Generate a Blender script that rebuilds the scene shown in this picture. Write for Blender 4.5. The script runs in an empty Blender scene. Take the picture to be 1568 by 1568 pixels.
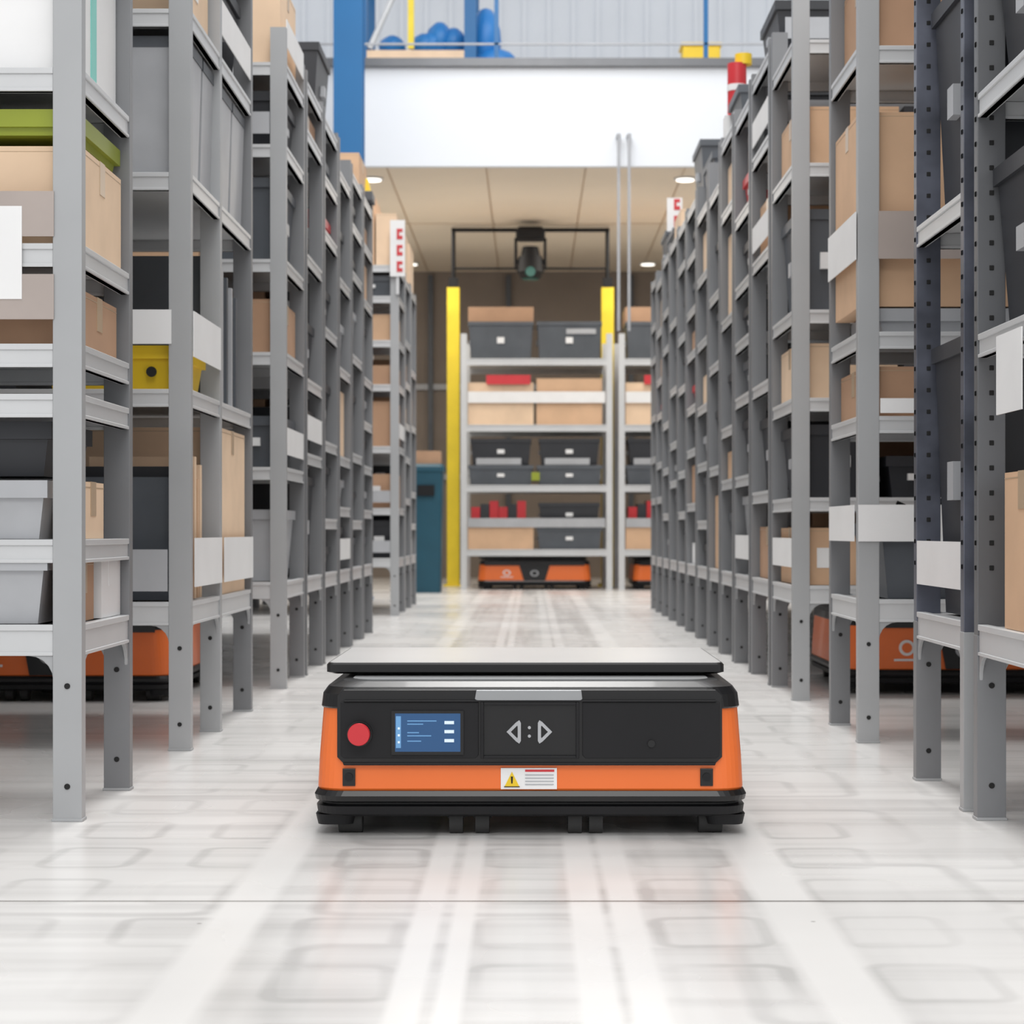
import bpy, math, random
from mathutils import Vector, Matrix

S = bpy.context.scene
COL = S.collection

# ------------------------------------------------------------ materials
def mat(name, col, rough=0.5, metal=0.0, var=0.06, scale=6.0, bump=0.0, coat=0.0, emis=None, es=0.0, spec=0.5):
    m = bpy.data.materials.new(name); m.use_nodes = True
    nt = m.node_tree; N = nt.nodes; L = nt.links
    b = N['Principled BSDF']
    b.inputs['Roughness'].default_value = rough
    b.inputs['Metallic'].default_value = metal
    b.inputs['Coat Weight'].default_value = coat
    b.inputs['Specular IOR Level'].default_value = spec
    tc = N.new('ShaderNodeTexCoord')
    nz = N.new('ShaderNodeTexNoise'); nz.inputs['Scale'].default_value = scale; nz.inputs['Detail'].default_value = 4
    L.new(tc.outputs['Object'], nz.inputs['Vector'])
    r = N.new('ShaderNodeValToRGB')
    c0 = [max(0, c*(1-var)) for c in col]; c1 = [min(1, c*(1+var)) for c in col]
    r.color_ramp.elements[0].color = (*c0, 1); r.color_ramp.elements[1].color = (*c1, 1)
    r.color_ramp.elements[0].position = .3; r.color_ramp.elements[1].position = .7
    L.new(nz.outputs['Fac'], r.inputs['Fac']); L.new(r.outputs['Color'], b.inputs['Base Color'])
    if bump > 0:
        bp = N.new('ShaderNodeBump'); bp.inputs['Strength'].default_value = bump; bp.inputs['Distance'].default_value = .01
        L.new(nz.outputs['Fac'], bp.inputs['Height']); L.new(bp.outputs['Normal'], b.inputs['Normal'])
    if emis:
        b.inputs['Emission Color'].default_value = (*emis, 1); b.inputs['Emission Strength'].default_value = es
    return m

M = {}
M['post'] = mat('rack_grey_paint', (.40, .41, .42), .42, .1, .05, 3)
M['post_shaded'] = mat('rack_grey_paint_shaded', (.215, .22, .23), .42, .1, .06, 3)  # rack grey darkened, puts shade into the colour of posts
M['beam'] = mat('rack_beam_paint', (.60, .61, .62), .36, .12, .05, 3)
M['postdark'] = mat('rack_dark_steel', (.16, .165, .175), .4, .3, .08, 4)
M['postblue'] = mat('rack_blue_steel', (.12, .13, .165), .35, .4, .35, 8)
M['hole'] = mat('punched_hole_black', (.01, .01, .01), .8)
M['tan1'] = mat('cardboard_light', (.66, .43, .27), .75, 0, .08, 5, .05)
M['tan2'] = mat('cardboard_mid', (.48, .29, .18), .75, 0, .08, 5, .05)
M['tan3'] = mat('cardboard_pale', (.80, .59, .41), .75, 0, .08, 5, .05)
M['tape'] = mat('packing_tape', (.52, .38, .25), .3)
M['film'] = mat('shelf_film_strip', (.42, .36, .33), .3)
M['bin'] = mat('dark_bin_plastic', (.028, .030, .036), .45, 0, .1)
M['bin2'] = mat('grey_bin_plastic', (.085, .095, .11), .45, 0, .1)
M['bin3'] = mat('light_grey_bin_plastic', (.42, .43, .45), .4, 0, .08)
M['black'] = mat('black_void', (.010, .010, .011), .7)
M['white'] = mat('white_card', (.84, .84, .84), .55, 0, .03)
M['yellow'] = mat('yellow_plastic', (.85, .58, .02), .4)
M['lime'] = mat('lime_plastic', (.28, .33, .025), .4)
M['red'] = mat('red_plastic', (.60, .03, .04), .4)
M['teal'] = mat('teal_tape', (.25, .65, .58), .5)
M['bluep'] = mat('blue_plastic', (.02, .2, .55), .4)
M['orange'] = mat('orange_shell', (.88, .18, .032), .35, 0, .02, 3, 0, .1)
M['rblack'] = mat('robot_black_gloss', (.007, .007, .008), .3, 0, .05, 3, 0, .1, spec=.4)
M['rblack2'] = mat('robot_black_matte', (.010, .010, .0115), .5, 0, .1, spec=.3)
M['rgrey'] = mat('robot_silver', (.34, .35, .36), .35, .6, .04)
M['plate'] = mat('lift_plate_metal', (.70, .69, .68), .28, .25, .03, 3)
M['rubber'] = mat('wheel_rubber', (.035, .035, .035), .7)
M['screen'] = mat('screen_blue', (.015, .06, .15), .25, 0, .02, 3, 0, 0, (.015, .08, .22), .25)
M['screenw'] = mat('screen_white', (.6, .7, .8), .3, 0, .02, 3, 0, 0, (.7, .85, 1), .2)
M['ui'] = mat('screen_cyan', (.12, .28, .5), .3, 0, .02, 3, 0, 0, (.12, .32, .6), .2)
M['guard'] = mat('guard_yellow_paint', (.86, .66, .03), .4, 0, .05)
M['bluecol'] = mat('blue_steel_paint', (.003, .12, .32), .4, 0, .05, 2)
M['greenl'] = mat('green_lens', (.01, .12, .09), .1)
M['lamp'] = mat('lamp_glow', (1, 1, 1), .5, 0, 0, 1, 0, 0, (1, .95, .85), 1.3)
M['dteal'] = mat('dark_teal_plastic', (.008, .07, .11), .5)
KEYS = list(M.keys())

# ------------------------------------------------------------ mesh builder
class MB:
    def __init__(s): s.v = []; s.f = []; s.m = []; s.sm = []
    def add(s, vs, fs, m, smooth=False):
        o = len(s.v); s.v += [tuple(v) for v in vs]
        for f in fs: s.f.append(tuple(i+o for i in f)); s.m.append(m); s.sm.append(smooth)
    def box(s, x0, x1, y0, y1, z0, z1, m):
        if x0 > x1: x0, x1 = x1, x0
        if y0 > y1: y0, y1 = y1, y0
        s.add([(x0,y0,z0),(x1,y0,z0),(x1,y1,z0),(x0,y1,z0),(x0,y0,z1),(x1,y0,z1),(x1,y1,z1),(x0,y1,z1)],
              [(0,3,2,1),(4,5,6,7),(0,1,5,4),(1,2,6,5),(2,3,7,6),(3,0,4,7)], m)
    def frus(s, x0, x1, y0, y1, z0, z1, t, m):
        if x0 > x1: x0, x1 = x1, x0
        s.add([(x0+t,y0+t,z0),(x1-t,y0+t,z0),(x1-t,y1-t,z0),(x0+t,y1-t,z0),(x0,y0,z1),(x1,y0,z1),(x1,y1,z1),(x0,y1,z1)],
              [(0,3,2,1),(4,5,6,7),(0,1,5,4),(1,2,6,5),(2,3,7,6),(3,0,4,7)], m)
    def prism_xz(s, pts, y0, y1, m):
        n = len(pts); a = 0
        for i in range(n):
            p, q = pts[i], pts[(i+1) % n]; a += p[0]*q[1]-q[0]*p[1]
        if a < 0: pts = pts[::-1]
        vs = [(p[0], y0, p[1]) for p in pts]+[(p[0], y1, p[1]) for p in pts]
        fs = [tuple(range(n)), tuple(range(2*n-1, n-1, -1))]
        for i in range(n): j = (i+1) % n; fs.append((i, i+n, j+n, j))
        s.add(vs, fs, m)
    def prism_yz(s, pts, x0, x1, m):
        n = len(pts); a = 0
        for i in range(n):
            p, q = pts[i], pts[(i+1) % n]; a += p[0]*q[1]-q[0]*p[1]
        if a < 0: pts = pts[::-1]
        if x0 > x1: x0, x1 = x1, x0
        vs = [(x1, p[0], p[1]) for p in pts]+[(x0, p[0], p[1]) for p in pts]
        fs = [tuple(range(n)), tuple(range(2*n-1, n-1, -1))]
        for i in range(n): j = (i+1) % n; fs.append((i, i+n, j+n, j))
        s.add(vs, fs, m)
    def cyl(s, c, axis, r, h, m, n=20, r2=None):
        r2 = r if r2 is None else r2
        ax = {'x': (Vector((0,1,0)), Vector((0,0,1)), Vector((1,0,0))), 'y': (Vector((0,0,1)), Vector((1,0,0)), Vector((0,1,0))), 'z': (Vector((1,0,0)), Vector((0,1,0)), Vector((0,0,1)))}[axis]
        c = Vector(c); A = []; B = []
        for i in range(n):
            a = 2*math.pi*i/n; d = ax[0]*math.cos(a)+ax[1]*math.sin(a)
            A.append(c+d*r-ax[2]*h/2); B.append(c+d*r2+ax[2]*h/2)
        fs = [(i, (i+1) % n, (i+1) % n+n, i+n) for i in range(n)]
        s.add(A+B, fs, m, True); 
        s.add(A, [tuple(range(n-1, -1, -1))], m); s.add(B, [tuple(range(n))], m)
    def tube(s, p, q, r, m, n=10):
        p = Vector(p); q = Vector(q); d = (q-p).normalized()
        u = d.orthogonal().normalized(); w = d.cross(u); A = []; B = []
        for i in range(n):
            a = 2*math.pi*i/n; e = (u*math.cos(a)+w*math.sin(a))*r
            A.append(p+e); B.append(q+e)
        s.add(A+B, [(i, (i+1) % n, (i+1) % n+n, i+n) for i in range(n)]+[tuple(range(n-1,-1,-1)), tuple(range(n, 2*n))], m, False)
    def loft(s, rings, m, cap=True, seg=6):
        n = 4*(seg+1); vs = []
        for R in rings:
            hx, hy, r, z = R[:4]; cx, cy = (R[4], R[5]) if len(R) > 4 else (0, 0)
            for q, (sx, sy) in enumerate([(1,1),(-1,1),(-1,-1),(1,-1)]):
                for k in range(seg+1):
                    a = math.pi/2*(q+k/seg)
                    vs.append((cx+sx*(hx-r)+r*math.cos(a), cy+sy*(hy-r)+r*math.sin(a), z))
        for b in range(len(rings)-1):
            mm = m[b] if isinstance(m, list) else m
            o = b*n
            s.add(vs[o:o+2*n], [(i, (i+1) % n, (i+1) % n+n, i+n) for i in range(n)], mm, False)
        if cap:
            m0 = m[0] if isinstance(m, list) else m; m1 = m[-1] if isinstance(m, list) else m
            s.add(vs[:n], [tuple(range(n-1, -1, -1))], m0); s.add(vs[-n:], [tuple(range(n))], m1)
    def mesh(s, name):
        me = bpy.data.meshes.new(name); me.from_pydata(s.v, [], s.f)
        used = sorted(set(s.m), key=KEYS.index); idx = {k: i for i, k in enumerate(used)}
        for k in used: me.materials.append(M[k])
        for p, mm, sm in zip(me.polygons, s.m, s.sm): p.material_index = idx[mm]; p.use_smooth = sm
        me.update(); return me
    def obj(s, name, parent=None, bevel=0, loc=(0,0,0)):
        o = bpy.data.objects.new(name, s.mesh(name)); COL.objects.link(o); o.location = loc
        if parent: o.parent = parent
        if bevel:
            b = o.modifiers.new('bevel', 'BEVEL'); b.width = bevel; b.segments = 2; b.limit_method = 'ANGLE'
        return o

def empty(name, loc=(0,0,0)):
    e = bpy.data.objects.new(name, None); COL.objects.link(e); e.location = loc; e.empty_display_size = .2
    return e

# ------------------------------------------------------------ stock items
def carton(b, x0, x1, y0, y1, z0, z1, m='tan1', side=1, label=False):
    b.box(x0, x1, y0, y1, z0, z1, m)
    if x0 > x1: x0, x1 = x1, x0
    ym = (y0+y1)/2; e = .0012
    b.box(x0-e, x1+e, ym-.025, ym+.025, z1-.07, z1+e, 'tape' if m != 'white' else 'white')
    b.box(x0+.004, x1-.004, ym-.0015, ym+.0015, z1, z1+.002, 'hole')
    b.box(x0-e*.5, x1+e*.5, y0-e*.5, y1+e*.5, z1-.012, z1-.010, 'tape' if m != 'white' else 'bin3')
    if label:
        xm = (x0+x1)/2
        b.box(xm-.05, xm+.04, y0-.002, y0, z0+(z1-z0)*.3, z0+(z1-z0)*.65, 'white')
        xs = x0 if side > 0 else x1
        b.box(xs-.002*side, xs, ym-.05, ym+.02, z0+(z1-z0)*.3, z0+(z1-z0)*.55, 'white')

def bin_(b, x0, x1, y0, y1, z0, z1, m='bin', side=1, label=True):
    if x0 > x1: x0, x1 = x1, x0
    h = z1-z0
    b.frus(x0+.008, x1-.008, y0+.008, y1-.008, z0, z1-.02, min(.02, h*.12), m)
    t = .012
    b.box(x0, x1, y0, y0+t, z1-.035, z1, m); b.box(x0, x1, y1-t, y1, z1-.035, z1, m)
    b.box(x0, x0+t, y0+t, y1-t, z1-.035, z1, m); b.box(x1-t, x1, y0+t, y1-t, z1-.035, z1, m)
    b.box(x0+t, x1-t, y0+t, y1-t, z1-.022, z1-.018, 'black')
    if label and h > .1:
        xm = (x0+x1)/2
        b.box(xm-.035, xm+.035, y0-.001, y0+.022, z0+h*.42, z0+h*.58, 'white')
        xs = x0 if side > 0 else x1; ym = (y0+y1)/2
        b.box(xs-.001*side, xs+.022*side, ym-.03, ym+.03, z0+h*.42, z0+h*.56, 'bin3')

FX = 0.893
W = 1.2
def rack_frame(b, s, y0, y1, levels, H, mids=(), post='post'):
    pw, pd = .058, .034
    X = lambda u: s*(FX+u)
    ys = [y0]+list(mids)+[y1-pd]
    lz = levels[0]-.02
    holes = post in ('postdark', 'postblue')
    for u in (0, W-pw):
        for i, y in enumerate(ys):
            if holes:
                b.box(X(u+.001), X(u+pw-.001), y+.001, y+pd-.001, lz, H, post)
                b.box(X(u), X(u+pw), y, y+pd, 0, lz, 'post' if i == 0 else 'post_shaded')  # rear legs take the grey with shade painted in
            else:
                b.box(X(u), X(u+pw), y, y+pd, 0, H, post if i == 0 else ('post_shaded' if i == len(ys)-1 else post))  # last post darker, shade painted into its grey
            b.box(X(u-.002), X(u+pw+.002), y-.002, y+pd+.002, 0, .006, post if not holes else 'post')
            for hz in (.07, .27):
                b.cyl((X(u+pw/2), y-.0008, hz), 'y', .006, .002, 'hole', 10)
        for y in ys:
            z = .5
            while z < H-.05 and holes:
                b.box(X(u+pw*.42), X(u+pw*.58), y-.0008, y+.002, z, z+.010, 'hole')
                b.box(X(-.0008), X(.002), y+.012, y+.021, z, z+.010, 'hole')
                z += .05
    for k, z in enumerate(levels):
        bh = .06 if k == 0 else .045
        bm = 'beam'
        b.box(X(.006), X(W-.006), y0+.006, y1-.006, z-.010, z-.002, bm)
        for yy in (y0+.004, y1-.004-.016):
            b.box(X(pw), X(W-pw), yy, yy+.016, z-bh, z, bm)
            b.box(X(pw), X(W-pw), yy-.004, yy+.020, z-.010, z+.002, bm)
            b.box(X(pw), X(W-pw), yy-.003, yy+.019, z-bh, z-bh+.007, bm)
        for uu in (.004, W-.020):
            for a, c in zip(ys[:-1], ys[1:]):
                b.box(X(uu), X(uu+.016), a+pd, c, z-bh, z, bm)
                b.box(X(uu-.003), X(uu+.018), a+pd, c, z-.010, z+.002, bm)
                b.box(X(uu-.003), X(uu+.018), a+pd, c, z-bh, z-bh+.007, bm)
        if k == 0:
            g = .05
            for uu in (.004, W-.012):
                for a, c in zip(ys[:-1], ys[1:]):
                    zb = z-bh
                    for q, d in ((a+pd, 1), (c, -1)):
                        pts = [(q, zb)]+[(q+d*(g-g*math.sin(t)), zb-g+g*math.cos(t)) for t in [math.pi/2*i/5 for i in range(6)]][::-1]
                        b.prism_yz(pts, X(uu), X(uu+.008), 'post')
            for yy in (y0+.004, y1-.012):
                zb = z-bh
                for q, d in ((pw, 1), (W-pw, -1)):
                    pts = [(X(q), zb)]+[(X(q+d*(g-g*math.sin(t))), zb-g+g*math.cos(t)) for t in [math.pi/2*i/5 for i in range(6)]][::-1]
                    b.prism_xz(pts, yy, yy+.008, 'post')

def fill(rng, cb, bb, s, y0, y1, levels, H, bays, skip=()):
    X = lambda u: s*(FX+u)
    near = y0 < 6.5
    for k, z in enumerate(levels):
        if k in skip: continue
        top = levels[k+1]-.05 if k+1 < len(levels) else z+rng.uniform(.16, .34)
        gap = top-z
        if gap < .07: continue
        for (a, c) in bays:
            u = .03
            if k+1 == len(levels) and rng.random() < .35: continue
            while u < W-.14:
                w = min(rng.choice((.24, .3, .36, .44)), W-.03-u)
                r = rng.random(); h = gap*rng.uniform(.5, .92)
                ya, yc = a+.012+rng.uniform(0, .03), c-.012-rng.uniform(0, .03)
                if k+1 == len(levels): h = gap
                if r < .40: bin_(bb, X(u), X(u+w-.02), ya, yc, z+.003, z+h, 'bin', s)
                elif r < .56: bin_(bb, X(u), X(u+w-.02), ya, yc, z+.003, z+h, 'bin2', s)
                elif r < .62: bin_(bb, X(u), X(u+w-.02), ya, yc, z+.003, z+h, 'bin3', s)
                elif r < .65 and not near: bin_(bb, X(u), X(u+w-.02), ya, yc, z+.003, z+h*.6, 'red', s)
                elif r < .93: carton(cb, X(u), X(u+w-.02), ya, yc, z+.003, z+h, rng.choice(('tan1', 'tan2', 'tan3')), s, rng.random() < .25)
                elif r < .95: carton(cb, X(u), X(u+w-.02), ya, yc, z+.003, z+h*.8, 'white', s)
                u += w
            if rng.random() < (.2 if near else .12) and gap > .2:
                hh = rng.uniform(.03, .07)
                bb.box(X(.001), X(.004), a+.002, c-.002, z+hh, z+hh+.10, 'white')
            if rng.random() < .3 and gap > .2:
                bb.box(X(.06), X(W-.06), y0-.004, y0-.001, z+.04, z+.12, 'bin3')

def place_rack(s, y0, y1, levels, H=2.42, mids=(), seed=0, custom=None, post='post', dup=True, skip=()):
    rng = random.Random(seed)
    fb, cb, bb = MB(), MB(), MB()
    rack_frame(fb, s, y0, y1, levels, H, mids, post)
    ys = [y0]+list(mids)+[y1-.034]
    bays = [(a+.034, c) for a, c in zip(ys[:-1], ys[1:])]
    fill(rng, cb, bb, s, y0, y1, levels, H, bays, skip=skip)
    if custom: custom(cb, bb, s, y0, y1)
    e = empty('storage_rack')
    f = fb.obj('frame', e, .0015 if y0 < 7 else 0)
    objs = []
    if cb.v: objs.append(cb.obj('cardboard_boxes', e))
    if bb.v: objs.append(bb.obj('storage_bins', e))
    if dup:
        e2 = empty('storage_rack'); e2.location = (s*1.36, 0, 0)
        for o in [f]+objs:
            c = bpy.data.objects.new(o.name.split('.')[0], o.data); COL.objects.link(c); c.parent = e2
    return e

def X_(s, u): return s*(FX+u)

def c_L1(cb, bb, s, y0, y1):
    X = lambda u: X_(s, u); a, c = y0+.04, y1-.04
    bin_(bb, X(.07), X(.55), y0+.005, c, .393, .535, 'bin3', s, False)
    carton(cb, X(.03), X(.068), a+.02, a+.20, .393, .52, 'tan2', s)
    carton(cb, X(.02), X(.066), a+.23, c, .393, .53, 'white', s)
    bin_(bb, X(.58), X(1.1), y0+.005, c, .393, .53, 'bin2', s)
    bin_(bb, X(.07), X(.5), y0+.005, c-.15, .563, .68, 'bin3', s, False)
    carton(cb, X(.02), X(.066), a+.05, a+.25, .563, .68, 'tan3', s)
    bin_(bb, X(.52), X(1.1), a, c, .563, .78, 'bin', s)
    bin_(bb, X(.075), X(.49), a+.02, c-.03, .69, .80, 'bin', s, False)
    carton(cb, X(.02), X(.5), a+.04, c-.04, .953, 1.07, 'tan2', s, False)
    carton(cb, X(.55), X(1.1), a, c, .953, 1.08, 'tan2', s)
    bb.box(X(.055), X(W-.06), y0-.004, y0-.001, 1.00, 1.09, 'film')
    bb.box(X(.055), X(W-.06), y0-.004, y0-.001, 1.165, 1.255, 'film'); bb.box(X(.118), X(.165), y0-.006, y0-.004, 1.04, 1.225, 'white')
    bin_(bb, X(.02), X(1.15), a-.01, c, 1.375, 1.425, 'lime', s, False)
    carton(cb, X(.53), X(1.1), a, c, 1.153, 1.36, 'tan2', s)
    carton(cb, X(.03), X(.5), a, c, 1.503, 1.84, 'white', s)
    bb.box(X(.028), X(.03), a+.17, a+.22, 1.503, 1.84, 'teal')
    bin_(bb, X(.55), X(1.1), a, c, 1.503, 1.8, 'bin2', s)

def c_L2(cb, bb, s, y0, y1):
    X = lambda u: X_(s, u); m = y0+.50
    a = y0+.04
    x = a+.06
    for i, mm in enumerate(('bin2', 'bin', 'tan2', 'tan3', 'tan1', 'tan3')):
        h = (.30, .33, .33, .36, .30, .34)[i]
        cb.box(X(.03), X(.32), x, x+.028, .393, .393+h+.03, mm); x += .045
    bin_(bb, X(.36), X(.75), a, m-.02, .393, .70, 'bin', s)
    bin_(bb, X(.78), X(1.14), a, m-.02, .393, .68, 'bin', s)
    carton(cb, X(.012), X(.5), m+.05, y1-.10, .393, .88, 'tan3', s)
    bb.box(X(-.006), X(-.003), a, m-.01, .43, .56, 'white'); bb.box(X(-.006), X(-.003), m+.04, y1-.03, .43, .56, 'white')
    bb.box(X(.06), X(W-.06), y0-.006, y0-.003, .42, .53, 'bin3')
    bin_(bb, X(.03), X(.40), a+.0, m-.08, .953, 1.07, 'yellow', s, False)
    bb.box(X(-.004), X(-.001), a-.01, m-.02, 1.04, 1.16, 'white')
    bb.box(X(.05), X(.50), y0-.006, y0-.003, 1.07, 1.16, 'white')
    bb.cyl((X(.11), y0+.035, 1.0), 'y', .014, .004, 'hole', 14)
    for i in range(5):
        bb.box(X(.02), X(.3), m+.06+i*.09, m+.085+i*.09, .953, 1.38-.02*i, 'bin3' if i % 2 else 'bin2')
    bin_(bb, X(.45), X(1.1), a, y1-.04, .953, 1.2, 'bin', s)
    for i in range(4):
        bb.frus(X(.02), X(.45), a+.27*i, a+.25+.27*i, 1.523, 1.88, .01, 'bin3')
        bb.box(X(.018), X(.45), a+.27*i, a+.25+.27*i, 1.86, 1.89, 'bin2')
    bin_(bb, X(.5), X(1.1), a, y1-.04, 1.523, 1.8, 'bin2', s)

def c_R3(cb, bb, s, y0, y1):
    X = lambda u: X_(s, u); a, c = y0+.04, y1-.04
    bin_(bb, X(.06), X(.42), y0+.01, c, .393, .60, 'bin2', s)
    bin_(bb, X(.46), X(.8), y0+.01, c, .393, .60, 'bin3', s)
    rng = random.Random(4)
    for i in range(14):
        p = (X(.08+rng.random()*.3), a+rng.random()*.3, .60+rng.random()*.03); q = (X(.08+rng.random()*.3), a+rng.random()*.3, .63+rng.random()*.04)
        bb.tube(p, q, .006, 'black', 6)
    bb.box(X(.0), X(.32), y0-.006, y0-.003, .55, .65, 'white')
    bb.box(X(-.006), X(-.003), a, c, .55, .65, 'white')
    carton(cb, X(.03), X(.5), a, c, .893, 1.03, 'tan2', s); carton(cb, X(.53), X(1.1), a, c, .893, 1.04, 'tan1', s)
    bb.box(X(.06), X(W-.06), y0-.006, y0-.003, .90, .94, 'white')
    bin_(bb, X(.06), X(1.1), a, c, 1.123, 1.19, 'bin3', s, False)
    bb.box(X(.055), X(.5), y0-.006, y0-.003, 1.32, 1.45, 'film'); bb.box(X(-.006), X(-.003), a-.03, c+.02, 1.32, 1.45, 'white')
    carton(cb, X(.55), X(1.12), a, c, 1.193, 1.6, 'tan1', s)
    carton(cb, X(.04), X(.6), a, c, 1.903, 2.15, 'tan2', s)

def c_R1(cb, bb, s, y0, y1):
    X = lambda u: X_(s, u); a, c = y0+.04, y1-.04
    bin_(bb, X(.03), X(.5), a, c, .973, 1.3, 'bin', s)
    bb.box(X(-.004), X(-.001), a+.08, c-.17, .80, .95, 'white')
    carton(cb, X(.015), X(.5), a+.02, c-.16, .393, .69, 'tan1', s)
    bin_(bb, X(.55), X(1.1), a, c, .393, .7, 'bin', s)

def c_L4(cb, bb, s, y0, y1):
    X = lambda u: X_(s, u)
    carton(cb, X(.02), X(.16), y0+.05, y1-.05, 2.39, 2.74, 'tan3', s); carton(cb, X(.17), X(.42), y0+.05, y1-.05, 2.39, 2.86, 'tan1', s)

place_rack(-1, 3.90, 4.40, [.39, .56, .85, .95, 1.15, 1.5, 1.9, 2.3], seed=3, custom=c_L1, skip=(0, 1, 2, 3, 4, 5))
place_rack(-1, 5.15, 6.30, [.39, .95, 1.52, 1.95, 2.35], mids=(5.64,), seed=5, custom=c_L2, skip=(0, 1, 2))
place_rack(1, 3.43, 3.95, [.39, .97, 1.45, 1.9, 2.3], seed=8, custom=c_R1, post='postdark', skip=(0, 1,))
place_rack(1, 4.04, 4.57, [.39, 1.28, 1.95, 2.35], seed=12, post='postblue')
place_rack(1, 5.34, 5.86, [.39, .89, 1.12, 1.9, 2.35], seed=13, custom=c_R3, skip=(0, 1, 2, 3))

b = MB(); carton(b, -(FX+.012), -(FX+.50), 3.95, 4.33, 1.153, 1.355, 'tan3', -1, False); b.obj('cardboard_box', bevel=.002)
b = MB(); carton(b, FX+.012, FX+.52, 5.385, 5.81, 1.195, 1.73, 'tan1', 1, False); b.obj('cardboard_box', bevel=.002)

def levels_for(rng):
    z = .39; L = [z]
    while z < 2.2:
        z += rng.choice((.24, .30, .34, .42, .50)); L.append(round(z, 3))
    if L[-1] > 2.38: L[-1] = 2.38
    if L[-1]-L[-2] < .15: L.pop(-2)
    return L
rg = random.Random(21)
y = 7.16; i = 0
while y < 10.7:
    ln = rg.choice((.60, .62, .66)); place_rack(-1, y, y+ln, levels_for(rg), seed=40+i, post='post' if i == 0 else 'post_shaded'); y += ln+.06; i += 1  # pods after the first use the shade-darkened grey
y = 13.3
while y < 15.0:
    L4 = levels_for(rg); L4 = [z for z in L4 if z < 2.2]+[2.38]
    place_rack(-1, y, y+.62, L4, seed=60+i, custom=c_L4, skip=(len(L4)-1,)); y += .70; i += 1
y = 6.67; k0 = i
while y < 14.5:
    ln = rg.choice((.56, .60, .64)); place_rack(1, y, y+ln, levels_for(rg), seed=80+i, post='post' if i == k0 else 'post_shaded'); y += ln+.06; i += 1  # later pods again in the shade-darkened grey

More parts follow.
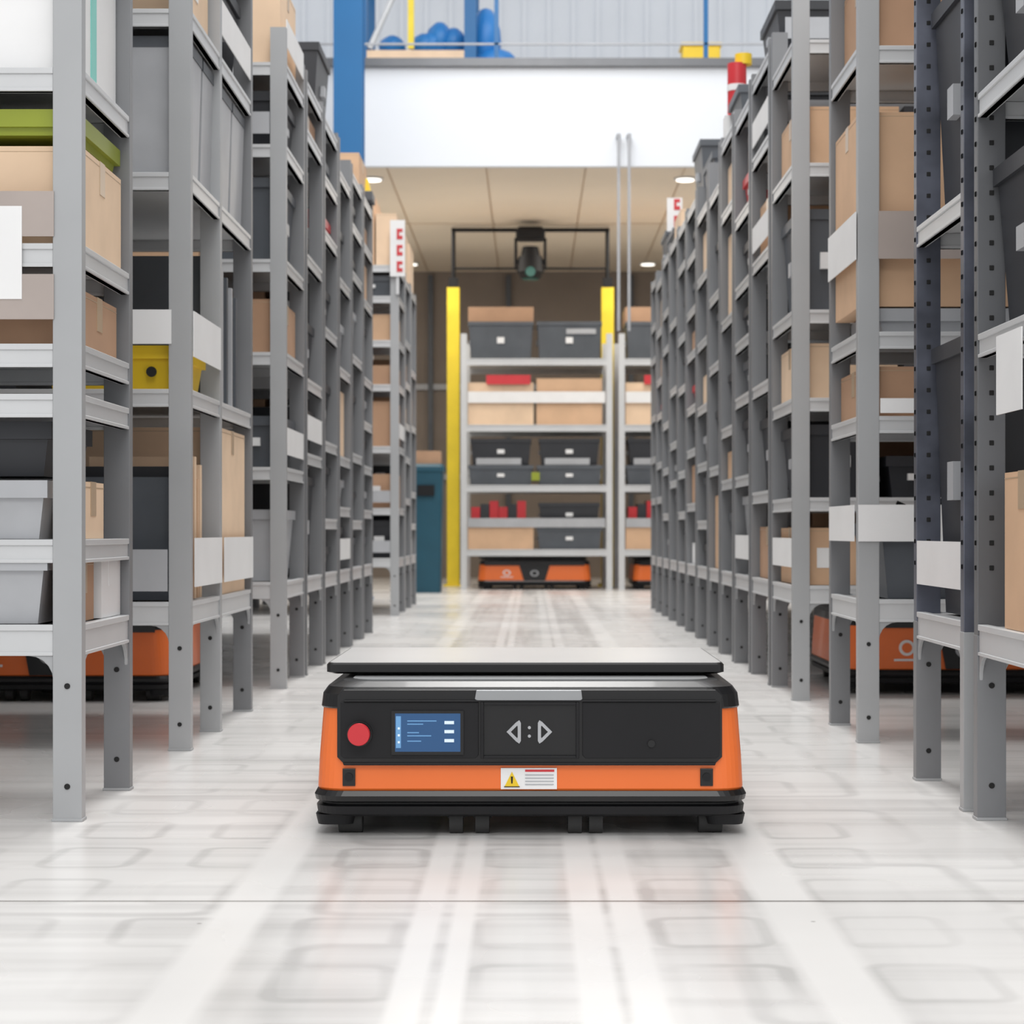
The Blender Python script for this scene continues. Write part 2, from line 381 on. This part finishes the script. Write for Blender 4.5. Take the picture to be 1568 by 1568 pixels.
# ------------------------------------------------------------ robot
def make_robot(loc, rot=0, rear=False, wide=1.0):
    e = empty('warehouse_robot', loc); e.rotation_euler = (0, 0, rot); e.scale = (wide, 1, 1)
    D = .475
    b = MB()
    b.loft([(.405, D-.004, .055, .086), (.407, D, .055, .092), (.404, D, .055, .15), (.396, D-.004, .055, .255)], 'orange', seg=8)
    b.obj('shell', e, .002)
    b = MB()
    b.loft([(.3985, D+.001, .055, .243), (.400, D+.003, .055, .246), (.397, D+.001, .055, .270), (.388, D-.010, .055, .283), (.362, D-.035, .05, .292), (.355, D-.045, .05, .292)], 'rblack', seg=8)
    b.loft([(.345, D-.07, .04, .292), (.345, D-.07, .04, .2935)], 'rgrey', seg=6)  # light inset added to imitate the bright highlight under the lift plate
    b.obj('top_cover', e, .001)
    b = MB()
    b.loft([(.385, D-.025, .05, .036), (.407, D-.002, .05, .043), (.409, D+.001, .05, .058), (.400, D-.008, .05, .061), (.400, D-.008, .05, .064), (.411, D+.004, .055, .068), (.413, D+.006, .055, .078), (.408, D+.002, .055, .0875)],
           ['rblack2', 'rblack2', 'rblack', 'rblack2', 'rblack', 'rblack', 'rblack'], seg=8)
    for sx in (-1, 1):   # corner skirts
        b.loft([(.034, .05, .02, .020, sx*.372, -.40), (.038, .055, .02, .040, sx*.372, -.40)], 'rblack2')
    b.obj('bumper', e)
    b = MB()
    for wx in (-.142, -.092, .085, .125): b.cyl((wx, -.42, .026), 'x', .026, .026, 'rubber', 24); b.box(wx-.017, wx+.017, -.43, -.40, .03, .05, 'rblack2')
    for wx in (-.345, .345):
        b.cyl((wx, -.41, .025), 'x', .025, .045, 'rubber', 24); b.cyl((wx, .38, .025), 'x', .025, .04, 'rubber', 24)
    for sx in (-1, 1):
        b.cyl((sx*.33, 0, .075), 'x', .075, .04, 'rubber', 32)
    b.box(-.36, .36, -.42, .42, .048, .06, 'rblack2')
    b.obj('wheels', e)
    F = -D
    b = MB()
    if not rear:
        pts = [(-.352, .139), (.348, .139), (.362, .152), (.362, .268), (.350, .279), (-.353, .279), (-.365, .268), (-.365, .152)]
        b.prism_xz(pts, F-.006, F+.02, 'rblack')
        b.prism_xz([(-.352, .137), (.348, .137), (.350, .142), (-.354, .142)], F-.012, F, 'rblack2')
        for (x0, x1, z0, z1) in ((-.358, -.098, .150, .256), (.098, .357, .150, .256)):
            b.prism_xz([(x0, z0+.006), (x0+.006, z0), (x1-.006, z0), (x1, z0+.006), (x1, z1), (x0, z1)], F-.009, F, 'rblack2')
        b.box(-.094, -.088, F-.014, F, .150, .256, 'rblack2'); b.box(.086, .092, F-.014, F, .150, .256, 'rblack2')
        b.box(-.088, .086, F-.014, F, .150, .155, 'rblack2'); b.box(-.088, .086, F-.014, F, .250, .256, 'rblack2')
        b.box(-.352, .35, F-.013, F, .2565, .260, 'rblack2')
        b.obj('front_panel', e, .001)
        b = MB(); b.prism_xz([(-.102, .279), (-.105, .262), (-.100, .259), (.094, .259), (.098, .262), (.096, .279)], F-.012, F, 'rgrey'); b.obj('silver_strip', e, .001)
        b = MB()
        b.box(-.262, -.126, F-.0125, F, .157, .240, 'rblack')
        b.box(-.255, -.132, F-.0135, F, .163, .235, 'screen')
        b.box(-.2535, -.244, F-.0142, F, .170, .230, 'ui')
        for i, (w, z) in enumerate(((.055, .220), (.03, .214), (.022, .198), (.045, .192), (.026, .182))):
            b.box(-.232, -.232+w, F-.0142, F, z, z+.002, 'ui')
        for z in (.215, .198, .181): b.box(-.162, -.144, F-.0145, F, z, z+.006, 'screenw')
        for z in (.205, .192, .179): b.box(-.250, -.246, F-.0145, F, z, z+.004, 'screenw')
        b.obj('touchscreen', e)
        b = MB()
        b.cyl((-.322, F-.012, .197), 'y', .024, .010, 'rblack', 28)
        b.cyl((-.322, F-.020, .197), 'y', .015, .014, 'red', 28)
        b.cyl((-.322, F-.030, .197), 'y', .015, .010, 'red', 28, .021); 
        b.cyl((-.322, F-.0355, .197), 'y', .020, .003, 'red', 28, .021)
        b.obj('emergency_stop_button', e)
        b = MB()
        def arrow(cx, d):
            o = [(cx-d*.017, .2), (cx+d*.001, .218), (cx+d*.007, .222), (cx+d*.010, .217), (cx+d*.010, .183), (cx+d*.007, .178), (cx+d*.001, .182)]
            n = [(cx-d*.009, .2), (cx+d*.001, .210), (cx+d*.003, .212), (cx+d*.004, .210), (cx+d*.004, .190), (cx+d*.003, .188), (cx+d*.001, .190)]
            for k in range(7):
                j = (k+1) % 7; b.prism_xz([o[k], o[j], n[j], n[k]], F-.0105, F-.004, 'bin3')
        arrow(-.028, 1); arrow(.024, -1)
        for z in (.192, .208): b.cyl((-.002, F-.008, z), 'y', .003, .004, 'bin3', 10)
        b.obj('logo', e)
        b = MB()
        for x in (-.343, .333):
            b.box(x-.012, x+.012, F-.004, F+.02, .097, .130, 'rblack'); b.cyl((x, F-.005, .114), 'y', .008, .004, 'rblack2', 16)
        b.cyl((.228, F-.010, .178), 'y', .007, .006, 'rblack', 16)
        b.obj('sensors', e, .0008)
        b = MB()
        b.box(-.056, .05, F-.0025, F, .091, .131, 'white')
        b.prism_xz([(-.049, .096), (-.021, .096), (-.035, .124)], F-.0035, F, 'yellow')
        b.prism_xz([(-.0362, .102), (-.0338, .102), (-.033, .115), (-.037, .115)], F-.0042, F, 'hole')
        b.prism_xz([(-.050, .095), (-.020, .095), (-.0205, .0965), (-.0495, .0965)], F-.0040, F, 'hole')
        b.box(-.010, .045, F-.0035, F, .124, .128, 'red')
        for z in (.117, .111, .105, .099): b.box(-.010, .044, F-.0035, F, z, z+.002, 'bin3')
        b.obj('warning_label', e)
    else:
        b.prism_xz([(-.36, .235), (.36, .235), (.36, .28), (-.36, .28)], F-.006, F+.02, 'rblack')
        w = .09 if wide == 1 else .11
        b.prism_xz([(-w*.7, .09), (w*.7, .09), (w, .235), (-w, .235)], F-.008, F+.02, 'rblack')
        b.cyl((0, F-.010, .16), 'y', .03, .006, 'bin3', 24); b.cyl((0, F-.012, .16), 'y', .02, .006, 'rblack', 24)
        b.cyl((-.2, F-.001, .165), 'y', .028, .006, 'white', 24); b.cyl((-.2, F-.003, .165), 'y', .018, .006, 'orange', 24)
        b.box(-.245, -.155, F-.003, F, .118, .126, 'white')
        b.obj('rear_panel', e, .001)
    b = MB()
    for x in (-.115, .11): b.box(x-.014, x+.014, -.22, -.17, .29, .303, 'rblack')
    b.cyl((-.01, 0, .296), 'z', .16, .016, 'rblack2', 40)
    b.obj('lift_mechanism', e)
    b = MB()
    hx, hy, cy = .392, .25, -.07
    b.loft([(hx-.012, hy-.012, .012, .297, -.010, cy), (hx, hy, .012, .301, -.010, cy), (hx, hy, .012, .3155, -.010, cy), (hx-.003, hy-.003, .012, .319, -.010, cy)], 'rblack', seg=4)
    b.loft([(hx-.006, hy-.006, .012, .319, -.010, cy), (hx-.006, hy-.006, .012, .320, -.010, cy)], 'plate', seg=4)
    b.obj('lift_plate', e)
    return e

make_robot((0, 4.18, 0))
make_robot((-1.63, 7.10, 0), 0, True)
make_robot((1.53, 7.40, 0), 0, True)
make_robot((.04, 19.70, 0), 0, True, 1.36)
make_robot((1.56, 19.70, 0), 0, True, 1.36)

# ------------------------------------------------------------ far racks
def far_rack(x0, x1, seed):
    e = empty('storage_rack', ((x0+x1)/2, 19.1, 0)); w = (x1-x0)/2; rng = random.Random(seed)
    b = MB()
    for x in (-w, w-.06):
        for y in (0, 1.05): b.box(x, x+.06, y, y+.05, 0, 2.5, 'beam')
    for k, z in enumerate((.39, 1.017, 1.605, 2.25)):
        b.box(-w+.06, w-.06, .01, 1.08, z-.012, z-.002, 'beam')
        for y in (.0, 1.06):
            b.box(-w+.06, w-.06, y, y+.03, z-.06, z+.005, 'beam')
            b.box(-w+.06, w-.06, y-.006, y+.036, z-.004, z+.006, 'beam')
    b.obj('frame', e)
    b = MB(); c = MB(); n = max(2, int(round(2*w/.62))); cw = (2*w-.14)/n
    for k, (z, gap) in enumerate(((.39, .52), (1.017, .50), (1.605, .55), (2.25, .5))):
        for i in range(n):
            a = -w+.07+i*cw; d = a+cw-.03
            if k == 3:
                bin_(b, a, d, .03, .6, z+.005, z+.37, 'bin2')
                if i: b.box((a+d)/2-.03, d-.06, .028, .05, z+.25, z+.30, 'bin3')
                else: carton(c, a, d, .1, .7, z+.375, z+.52, 'tan2')
            elif k == 2: carton(c, a, d, .04, .6, z+.005, z+.42+.04*i, ('tan3', 'tan1')[i % 2])
            elif k == 1:
                bin_(b, a, d, .03, .6, z+.005, z+.20, 'bin2'); bin_(b, a+.02, d-.02, .06, .6, z+.21, z+.46, 'bin')
                b.box(a+.08, d-.12, .05, .3, z+.205, z+.27, 'bin3')
            else:
                if i % 2: bin_(b, a, d, .03, .6, z+.005, z+.22, 'bin2'); bin_(b, a+.02, d-.02, .06, .6, z+.23, z+.46, 'bin')
                else: 
                    carton(c, a, d, .03, .6, z+.005, z+.28, 'tan1')
                    for q in range(6): b.box(a+.03+q*.09, a+.115+q*.09, .1, .5, z+.285, z+.42+.03*(q % 3), ('red', 'bin', 'red')[q % 3])
        if k == 2: b.box(-w+.07, w-.07, .012, .018, z+.22, z+.33, 'white'); b.box(-w+.25, -w+.68, .0, .02, z+.40, z+.49, 'red')
        if k == 0: b.box(-w+.07, w-.07, .012, .018, z+.22, z+.31, 'bin3')
        if k == 1: b.box(-.05, .03, .005, .012, z+.05, z+.13, 'lime')
    b.obj('storage_bins', e); c.obj('cardboard_boxes', e)
far_rack(-.68, .80, 1); far_rack(.86, 2.3, 2)

GY = 20.35
e = empty('yellow_guard_frame', (0, GY, 0))
b = MB()
for x in (-.80, .80):
    b.box(x-.065, x+.065, -.05, .05, 0, 3.10, 'guard'); b.box(x-.1, x+.1, -.08, .08, 0, .02, 'guard')
    for k in range(4): b.cyl((x+(.08 if k % 2 else -.08), (.06 if k > 1 else -.06), .024), 'z', .012, .02, 'rgrey', 8)
b.obj('posts', e, .006)
b = MB()
for x in (-.80, .80):
    b.tube((x, 0, 3.09), (x, 0, 3.72), .022, 'rblack2'); b.box(x-.05, x+.05, -.05, .05, 3.10, 3.20, 'rblack2')
b.tube((-.82, 0, 3.70), (.82, 0, 3.70), .022, 'rblack2')
b.tube((-.80, 0, 3.30), (.80, 0, 3.30), .012, 'rblack2')
b.obj('crossbars', e)
e = empty('stage_spotlight', (0, GY-.28, .13))
b = MB()
b.loft([(.13, .1, .03, 3.42), (.15, .12, .03, 3.44), (.15, .12, .03, 3.52), (.12, .09, .03, 3.55)], 'rblack2')
b.tube((0, .24, 3.56), (0, 0, 3.53), .02, 'rblack2')
for sx in (-1, 1): b.box(sx*.135, sx*.165, -.04, .04, 3.12, 3.44, 'rblack2')
b.cyl((0, 0, 3.2), 'x', .03, .30, 'rblack2')
b.obj('yoke', e, .005)
b = MB()
b.cyl((0, -.02, 3.30), 'z', .10, .1, 'rblack2', 24, .08); b.cyl((0, -.02, 3.17), 'z', .14, .16, 'rblack2', 28, .12); b.cyl((0, -.02, 3.06), 'z', .10, .07, 'rblack2', 28, .13)
b.cyl((0, -.02, 3.02), 'z', .08, .012, 'greenl', 24); b.cyl((.0, -.16, 3.08), 'y', .05, .03, 'greenl', 20)
b.obj('lamp_head', e)

b = MB(); b.loft([(.13, .2, .03, 0), (.15, .22, .03, 1.12), (.165, .235, .03, 1.13), (.165, .235, .03, 1.17), (.15, .2, .03, 1.2)], 'dteal'); b.box(-.08, .08, -.245, -.235, .9, 1.0, 'rblack2')
b.obj('waste_bin', None, 0, (-.97, 18.4, 0))
b = MB(); carton(b, -.13, .13, -.15, .15, 0, .12, 'tan2'); b.obj('cardboard_box', None, 0, (-.97, 18.4, 1.201))

# ------------------------------------------------------------ room
def simple(name, x0, x1, y0, y1, z0, z1, m):
    me = MB(); me.box(x0, x1, y0, y1, z0, z1, 'white'); o = me.obj(name); o.data.materials.clear(); o.data.materials.append(m); return o

def floor_mat():
    m = bpy.data.materials.new('sealed_concrete_floor'); m.use_nodes = True
    nt = m.node_tree; N = nt.nodes; L = nt.links; b = N['Principled BSDF']
    geo = N.new('ShaderNodeNewGeometry'); sep = N.new('ShaderNodeSeparateXYZ'); L.new(geo.outputs['Position'], sep.inputs[0])
    def math_(op, a, bb=None, c=None):
        n = N.new('ShaderNodeMath'); n.operation = op
        for i, v in enumerate((a, bb, c)):
            if v is None: continue
            if isinstance(v, (int, float)): n.inputs[i].default_value = v
            else: L.new(v, n.inputs[i])
        return n.outputs[0]
    def noise(sc, scale, det=4, rough=.5, off=0):
        mp = N.new('ShaderNodeMapping'); mp.inputs['Scale'].default_value = sc; mp.inputs['Location'].default_value = (off, off*.7, 0); L.new(geo.outputs['Position'], mp.inputs[0])
        n = N.new('ShaderNodeTexNoise'); n.inputs['Scale'].default_value = scale; n.inputs['Detail'].default_value = det; n.inputs['Roughness'].default_value = rough
        L.new(mp.outputs[0], n.inputs['Vector']); return n.outputs['Fac']
    def mr(v, a, c, lo, hi):
        n = N.new('ShaderNodeMapRange'); n.inputs[1].default_value = a; n.inputs[2].default_value = c; n.inputs[3].default_value = lo; n.inputs[4].default_value = hi; L.new(v, n.inputs[0]); return n.outputs[0]
    X, Y = sep.outputs[0], sep.outputs[1]
    nA = noise((.30, 5, 1), 2.2, 3, .5)
    nB = noise((7, .22, 1), 1.6, 2)
    nC = noise((1, 1, 1), 1.3, 3)
    nD = noise((1, .7, 1), 2.6, 2, .5, 3.3)
    def band(x0, w, soft):
        d = math_('ABSOLUTE', math_('SUBTRACT', X, x0)); return mr(d, w, w+soft, 1, 0)
    wob = math_('MULTIPLY', math_('SUBTRACT', nC, .5), .06)
    sA = mr(nA, .46, .72, 0, .36)
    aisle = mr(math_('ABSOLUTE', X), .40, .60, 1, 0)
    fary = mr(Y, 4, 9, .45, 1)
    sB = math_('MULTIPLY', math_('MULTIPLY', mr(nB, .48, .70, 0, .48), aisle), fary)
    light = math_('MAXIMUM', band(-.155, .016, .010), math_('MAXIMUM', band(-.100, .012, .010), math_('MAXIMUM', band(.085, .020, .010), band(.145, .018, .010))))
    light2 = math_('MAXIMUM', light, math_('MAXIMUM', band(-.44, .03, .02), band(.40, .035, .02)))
    def cells(cxw, cyw, ox, oy, hw, hh, r, th):
        px = math_('PINGPONG', math_('ADD', math_('ADD', X, wob), ox), cxw)
        py = math_('PINGPONG', math_('ADD', math_('ADD', Y, wob), oy), cyw)
        qx = math_('MAXIMUM', math_('SUBTRACT', px, hw-r), 0); qy = math_('MAXIMUM', math_('SUBTRACT', py, hh-r), 0)
        d = math_('SUBTRACT', math_('SQRT', math_('ADD', math_('MULTIPLY', qx, qx), math_('MULTIPLY', qy, qy))), r)
        return mr(math_('ABSOLUTE', d), th*.3, th, 1, 0)
    ln = cells(.13, .16, .0, .05, .075, .10, .03, .016)
    ln2 = cells(.30, .33, .10, .12, .22, .22, .05, .022)
    scuff = math_('MULTIPLY', ln, mr(nD, .40, .60, .05, .34))
    scuff2 = math_('MULTIPLY', ln2, mr(nC, .40, .58, .04, .32))
    sc = math_('MULTIPLY', math_('MAXIMUM', scuff, scuff2), mr(math_('ABSOLUTE', X), .8, 1.1, 1, 0))
    tone = math_('MULTIPLY', mr(nD, .35, .65, .12, .28), aisle)
    dark = math_('ADD', math_('ADD', math_('ADD', sA, tone), sB), sc)
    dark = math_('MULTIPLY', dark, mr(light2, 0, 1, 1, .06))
    seam = mr(math_('ABSOLUTE', math_('SUBTRACT', Y, 3.065)), .0035, .007, 1, 0)
    sm = math_('MULTIPLY', seam, mr(nA, .3, .7, .55, .95))
    spk = N.new('ShaderNodeTexVoronoi'); spk.inputs['Scale'].default_value = 3.2; L.new(geo.outputs['Position'], spk.inputs['Vector'])
    sm = math_('MAXIMUM', sm, mr(spk.outputs['Distance'], .010, .016, .6, 0))
    dd = math_('MINIMUM', dark, .7)
    mix = N.new('ShaderNodeMix'); mix.data_type = 'RGBA'; mix.inputs['A'].default_value = (.80, .787, .77, 1); mix.inputs['B'].default_value = (.40, .39, .38, 1); L.new(dd, mix.inputs['Factor'])
    mix2 = N.new('ShaderNodeMix'); mix2.data_type = 'RGBA'; mix2.inputs['B'].default_value = (.10, .085, .075, 1); L.new(mix.outputs['Result'], mix2.inputs['A']); L.new(sm, mix2.inputs['Factor'])
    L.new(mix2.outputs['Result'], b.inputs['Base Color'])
    L.new(mr(nC, .3, .7, .20, .34), b.inputs['Roughness'])
    return m
simple('floor', -7, 7, -3, 24, -.1, 0, floor_mat())

wallgrey = mat('wall_taupe', (.26, .215, .18), .7, 0, .1, 1.5)
upwhite = mat('white_cladding', (.74, .77, .81), .5, 0, .03, 1)
sidew = mat('side_wall_paint', (.55, .55, .55), .7, 0, .04, 1)
ceilm = mat('mezzanine_soffit', (.80, .69, .55), .7, 0, .05, .6)
fasc = mat('white_fascia', (.78, .81, .85), .5, 0, .02, .6)
simple('wall_back', -7, 7, 24, 24.15, 0, 3.75, wallgrey)
b = MB()
b.box(-7, 7, 24, 24.15, 3.75, 9, 'white')
x = -7
while x < 7: b.box(x, x+.05, 23.97, 24, 4.6, 9, 'white'); x += .30
o = b.obj('wall_back_upper'); o.data.materials[0] = upwhite
simple('wall_left', -7.15, -7, -3, 24, 0, 6.5, sidew); simple('wall_right', 7, 7.15, -3, 24, 0, 6.5, sidew)
simple('mezzanine_floor', -7, 7, 17.08, 24, 3.76, 4.58, sidew)
b = MB(); b.box(-7, 7, 17.08, 23.99, 3.745, 3.76, 'white')
o = b.obj('ceiling'); o.data.materials[0] = ceilm
b = MB()
for x in [-5.6+1.4*k*.62 for k in range(14)]: b.box(x, x+.012, 17.1, 23.9, 3.740, 3.745, 'tape')
b.box(-7, 7, 20.2, 20.21, 3.740, 3.745, 'tape')
b.obj('trim_1')
simple('mezzanine_fascia', -7, 7, 17.0, 17.08, 3.74, 4.60, fasc)
b = MB(); b.box(-7, 7, 16.95, 17.12, 4.60, 4.67, 'postdark'); b.obj('trim_2')
b = MB()
for x in (-1.25, -.3, 1.2): b.box(x, x+.06, 23.93, 24, 0, 3.7, 'bin2')
for z in (1.2, 2.3): b.box(-7, 7, 23.95, 24, z, z+.07, 'bin3')
b.obj('trim_3')
e = empty('mezzanine_railing', (0, 17.3, 4.6))
b = MB()
for x in (-.30, 1.55, 3.4, -2.15): b.box(x-.02, x+.02, 0, .04, 0, 1.3, 'bluecol')
b.box(-5, 5, 0, .03, .27, .285, 'bin3'); b.box(-5, 5, 0, .03, 1.1, 1.13, 'bluecol')
b.obj('rails', e)
b = MB(); b.box(-1.63, -1.39, 16.2, 16.23, 0, 8, 'bluecol'); b.box(-1.63, -1.39, 16.41, 16.44, 0, 8, 'bluecol'); b.box(-1.52, -1.50, 16.23, 16.41, 0, 8, 'bluecol'); b.box(-1.70, -1.32, 16.13, 16.5, 0, .025, 'bluecol')
b.obj('steel_column')
e = empty('pallet_rack', (0, 19.5, 4.58))
b = MB()
for x in (-1.75, -.66):
    for yy in (0, 1.0): b.box(x, x+.12, yy, yy+.1, 0, 3.2, 'bluecol')
    for k in range(5): b.tube((x+.05, .05, .2+k*.6), (x+.05, 1.05, .5+k*.6), .02, 'beam')
for z in (.75, 2.2):
    for yy in (0, 1.0): b.box(-1.63, -.66, yy, yy+.05, z-.06, z+.03, 'tan3')
    b.box(-1.63, -.66, .05, 1.0, z, z+.02, 'tan3')
b.tube((-1.6, .0, .8), (-1.1, .0, 1.9), .03, 'beam'); b.box(-1.22, -1.16, 0, .05, .8, 2.1, 'guard')
b.obj('frame', e)
def blob(b, c, r, m, n=10, k=7):
    vs = []; 
    for i in range(k+1):
        t = math.pi*i/k
        for j in range(n):
            a = 2*math.pi*j/n; rr = 1+.08*math.sin(3*a+i)
            vs.append((c[0]+r[0]*rr*math.sin(t)*math.cos(a), c[1]+r[1]*rr*math.sin(t)*math.sin(a), c[2]-r[2]*math.cos(t)))
    fs = [(i*n+j, i*n+(j+1) % n, (i+1)*n+(j+1) % n, (i+1)*n+j) for i in range(k) for j in range(n)]
    b.add(vs, fs, m, True)
b = MB()
for x, h in ((-1.08, .13), (-.92, .19), (-.78, .16), (-1.0, .14), (-1.4, .12)): blob(b, (x, .4, .78+h), (.14, .2, h), 'bluep')
blob(b, (-.45, .3, .98), (.16, .2, .3), 'bluep'); blob(b, (-.36, .3, .72), (.24, .25, .14), 'bluep')
b.obj('blue_sacks', e)
b = MB(); b.box(-.15, .22, 0, .3, 0, .24, 'yellow'); b.box(-.17, .24, -.02, .32, .24, .27, 'yellow'); b.obj('yellow_crate', None, .01, (1.66, 19.4, 5.14))
b = MB(); b.box(-.3, .3, -.02, .36, 0, .54, 'bin3'); b.box(-.32, .32, -.04, .38, .54, .56, 'beam'); b.obj('crate_stand', None, 0, (1.66, 19.4, 4.58))
b = MB()
for x in (.76, .85):
    b.tube((x, 16.88, 2.3), (x, 16.88, 4.0), .013, 'bin3'); b.box(x-.02, x+.02, 16.87, 17.0, 3.98, 4.0, 'bin3')
b.obj('hanging_conduit')
b = MB()
for x in (-1.42, 1.39, -4, 4):
    for y in (17.6, 23.2): b.cyl((x, y, 3.73), 'z', .08, .02, 'lamp', 20); b.cyl((x, y, 3.737), 'z', .10, .014, 'beam', 20)
b.obj('ceiling_downlights')

def beacon(x, y, z):
    e = empty('warning_beacon', (x, y, z)); b = MB()
    b.box(-.06, .06, -.05, .05, 0, .10, 'white'); b.cyl((0, 0, .16), 'z', .045, .12, 'red', 18); b.cyl((0, 0, .235), 'z', .047, .03, 'white', 18); b.cyl((0, 0, .30), 'z', .045, .10, 'red', 18); b.cyl((0.03, 0, .37), 'z', .04, .05, 'yellow', 18)
    b.obj('stack', e)
beacon(.97, 9.2, 2.42)
b = MB(); b.box(-.1, .1, -.1, .1, 0, .05, 'bin2'); b.cyl((0, 0, .09), 'z', .09, .08, 'yellow', 20, .07); b.cyl((0, -.09, .1), 'y', .04, .03, 'rblack', 16); b.obj('yellow_scanner', None, .004, (-.98, 11.0, 2.42))
def sign(x, y, z, h):
    b = MB(); b.box(-.05, .05, 0, .012, 0, h, 'white'); b.box(-.01, .01, .012, .03, -.12, h-.03, 'beam')
    for i in range(int(h/.11)):
        z0 = .03+i*.11
        b.box(-.005, .035, -.003, 0, z0, z0+.025, 'red'); b.box(-.005, .012, -.003, 0, z0+.025, z0+.05, 'red'); b.box(-.005, .035, -.003, 0, z0+.05, z0+.072, 'red')
    b.obj('aisle_sign', None, 0, (x, y, z))
sign(-.90, 13.26, 2.30, .38); sign(.95, 12.9, 2.55, .22)

# ------------------------------------------------------------ lights
w = bpy.data.worlds.new('World'); S.world = w; w.use_nodes = True
w.node_tree.nodes['Background'].inputs[0].default_value = (.97, .98, 1, 1); w.node_tree.nodes['Background'].inputs[1].default_value = .66
def area(name, loc, sx, sy, p, rot=(0,0,0), col=(1,1,1)):
    l = bpy.data.lights.new(name, 'AREA'); l.shape = 'RECTANGLE'; l.size = sx; l.size_y = sy; l.energy = p; l.color = col
    o = bpy.data.objects.new(name, l); COL.objects.link(o); o.location = loc; o.rotation_euler = rot
for k, y in enumerate((1, 5, 9, 13)):
    area('unseen_overhead_light', (0, y, 6.5), 1.6, 2.5, (42, 85, 110, 100)[k], col=(1, .985, .96))
area('unseen_overhead_light', (0, -2.0, 5.0), 3, 1.5, 80, (math.radians(60), 0, 0), col=(1, .985, .96))  # added unseen lamp behind the camera, brightens the racks' near faces
area('unseen_overhead_light', (0, 15.5, 7.5), 6, 2, 85, (math.radians(35), 0, 0))
for x in (-1.4, 1.4):
    area('downlight_glow', (x, 19.0, 3.70), 1, 3, 46, col=(1, .95, .87))
area('soffit_fill_light', (0, 20.0, 2.85), 6, 4, 14, (math.pi, 0, 0), col=(1, .95, .87))  # added lamp without a fixture, brightens the soffit from below

# ------------------------------------------------------------ camera
cam = bpy.data.cameras.new('camera'); co = bpy.data.objects.new('camera', cam); COL.objects.link(co)
co.location = (0, 0, .58); co.rotation_euler = (math.radians(90), 0, 0)
cam.sensor_width = 36; cam.lens = 3000/1568*36; cam.shift_x = -.018; cam.shift_y = .018
cam.dof.use_dof = True; cam.dof.focus_distance = 3.9; cam.dof.aperture_fstop = 8
cam.clip_end = 200
S.camera = co
S.view_settings.view_transform = 'Standard'
S.view_settings.look = 'None'
S.view_settings.exposure = 0.52
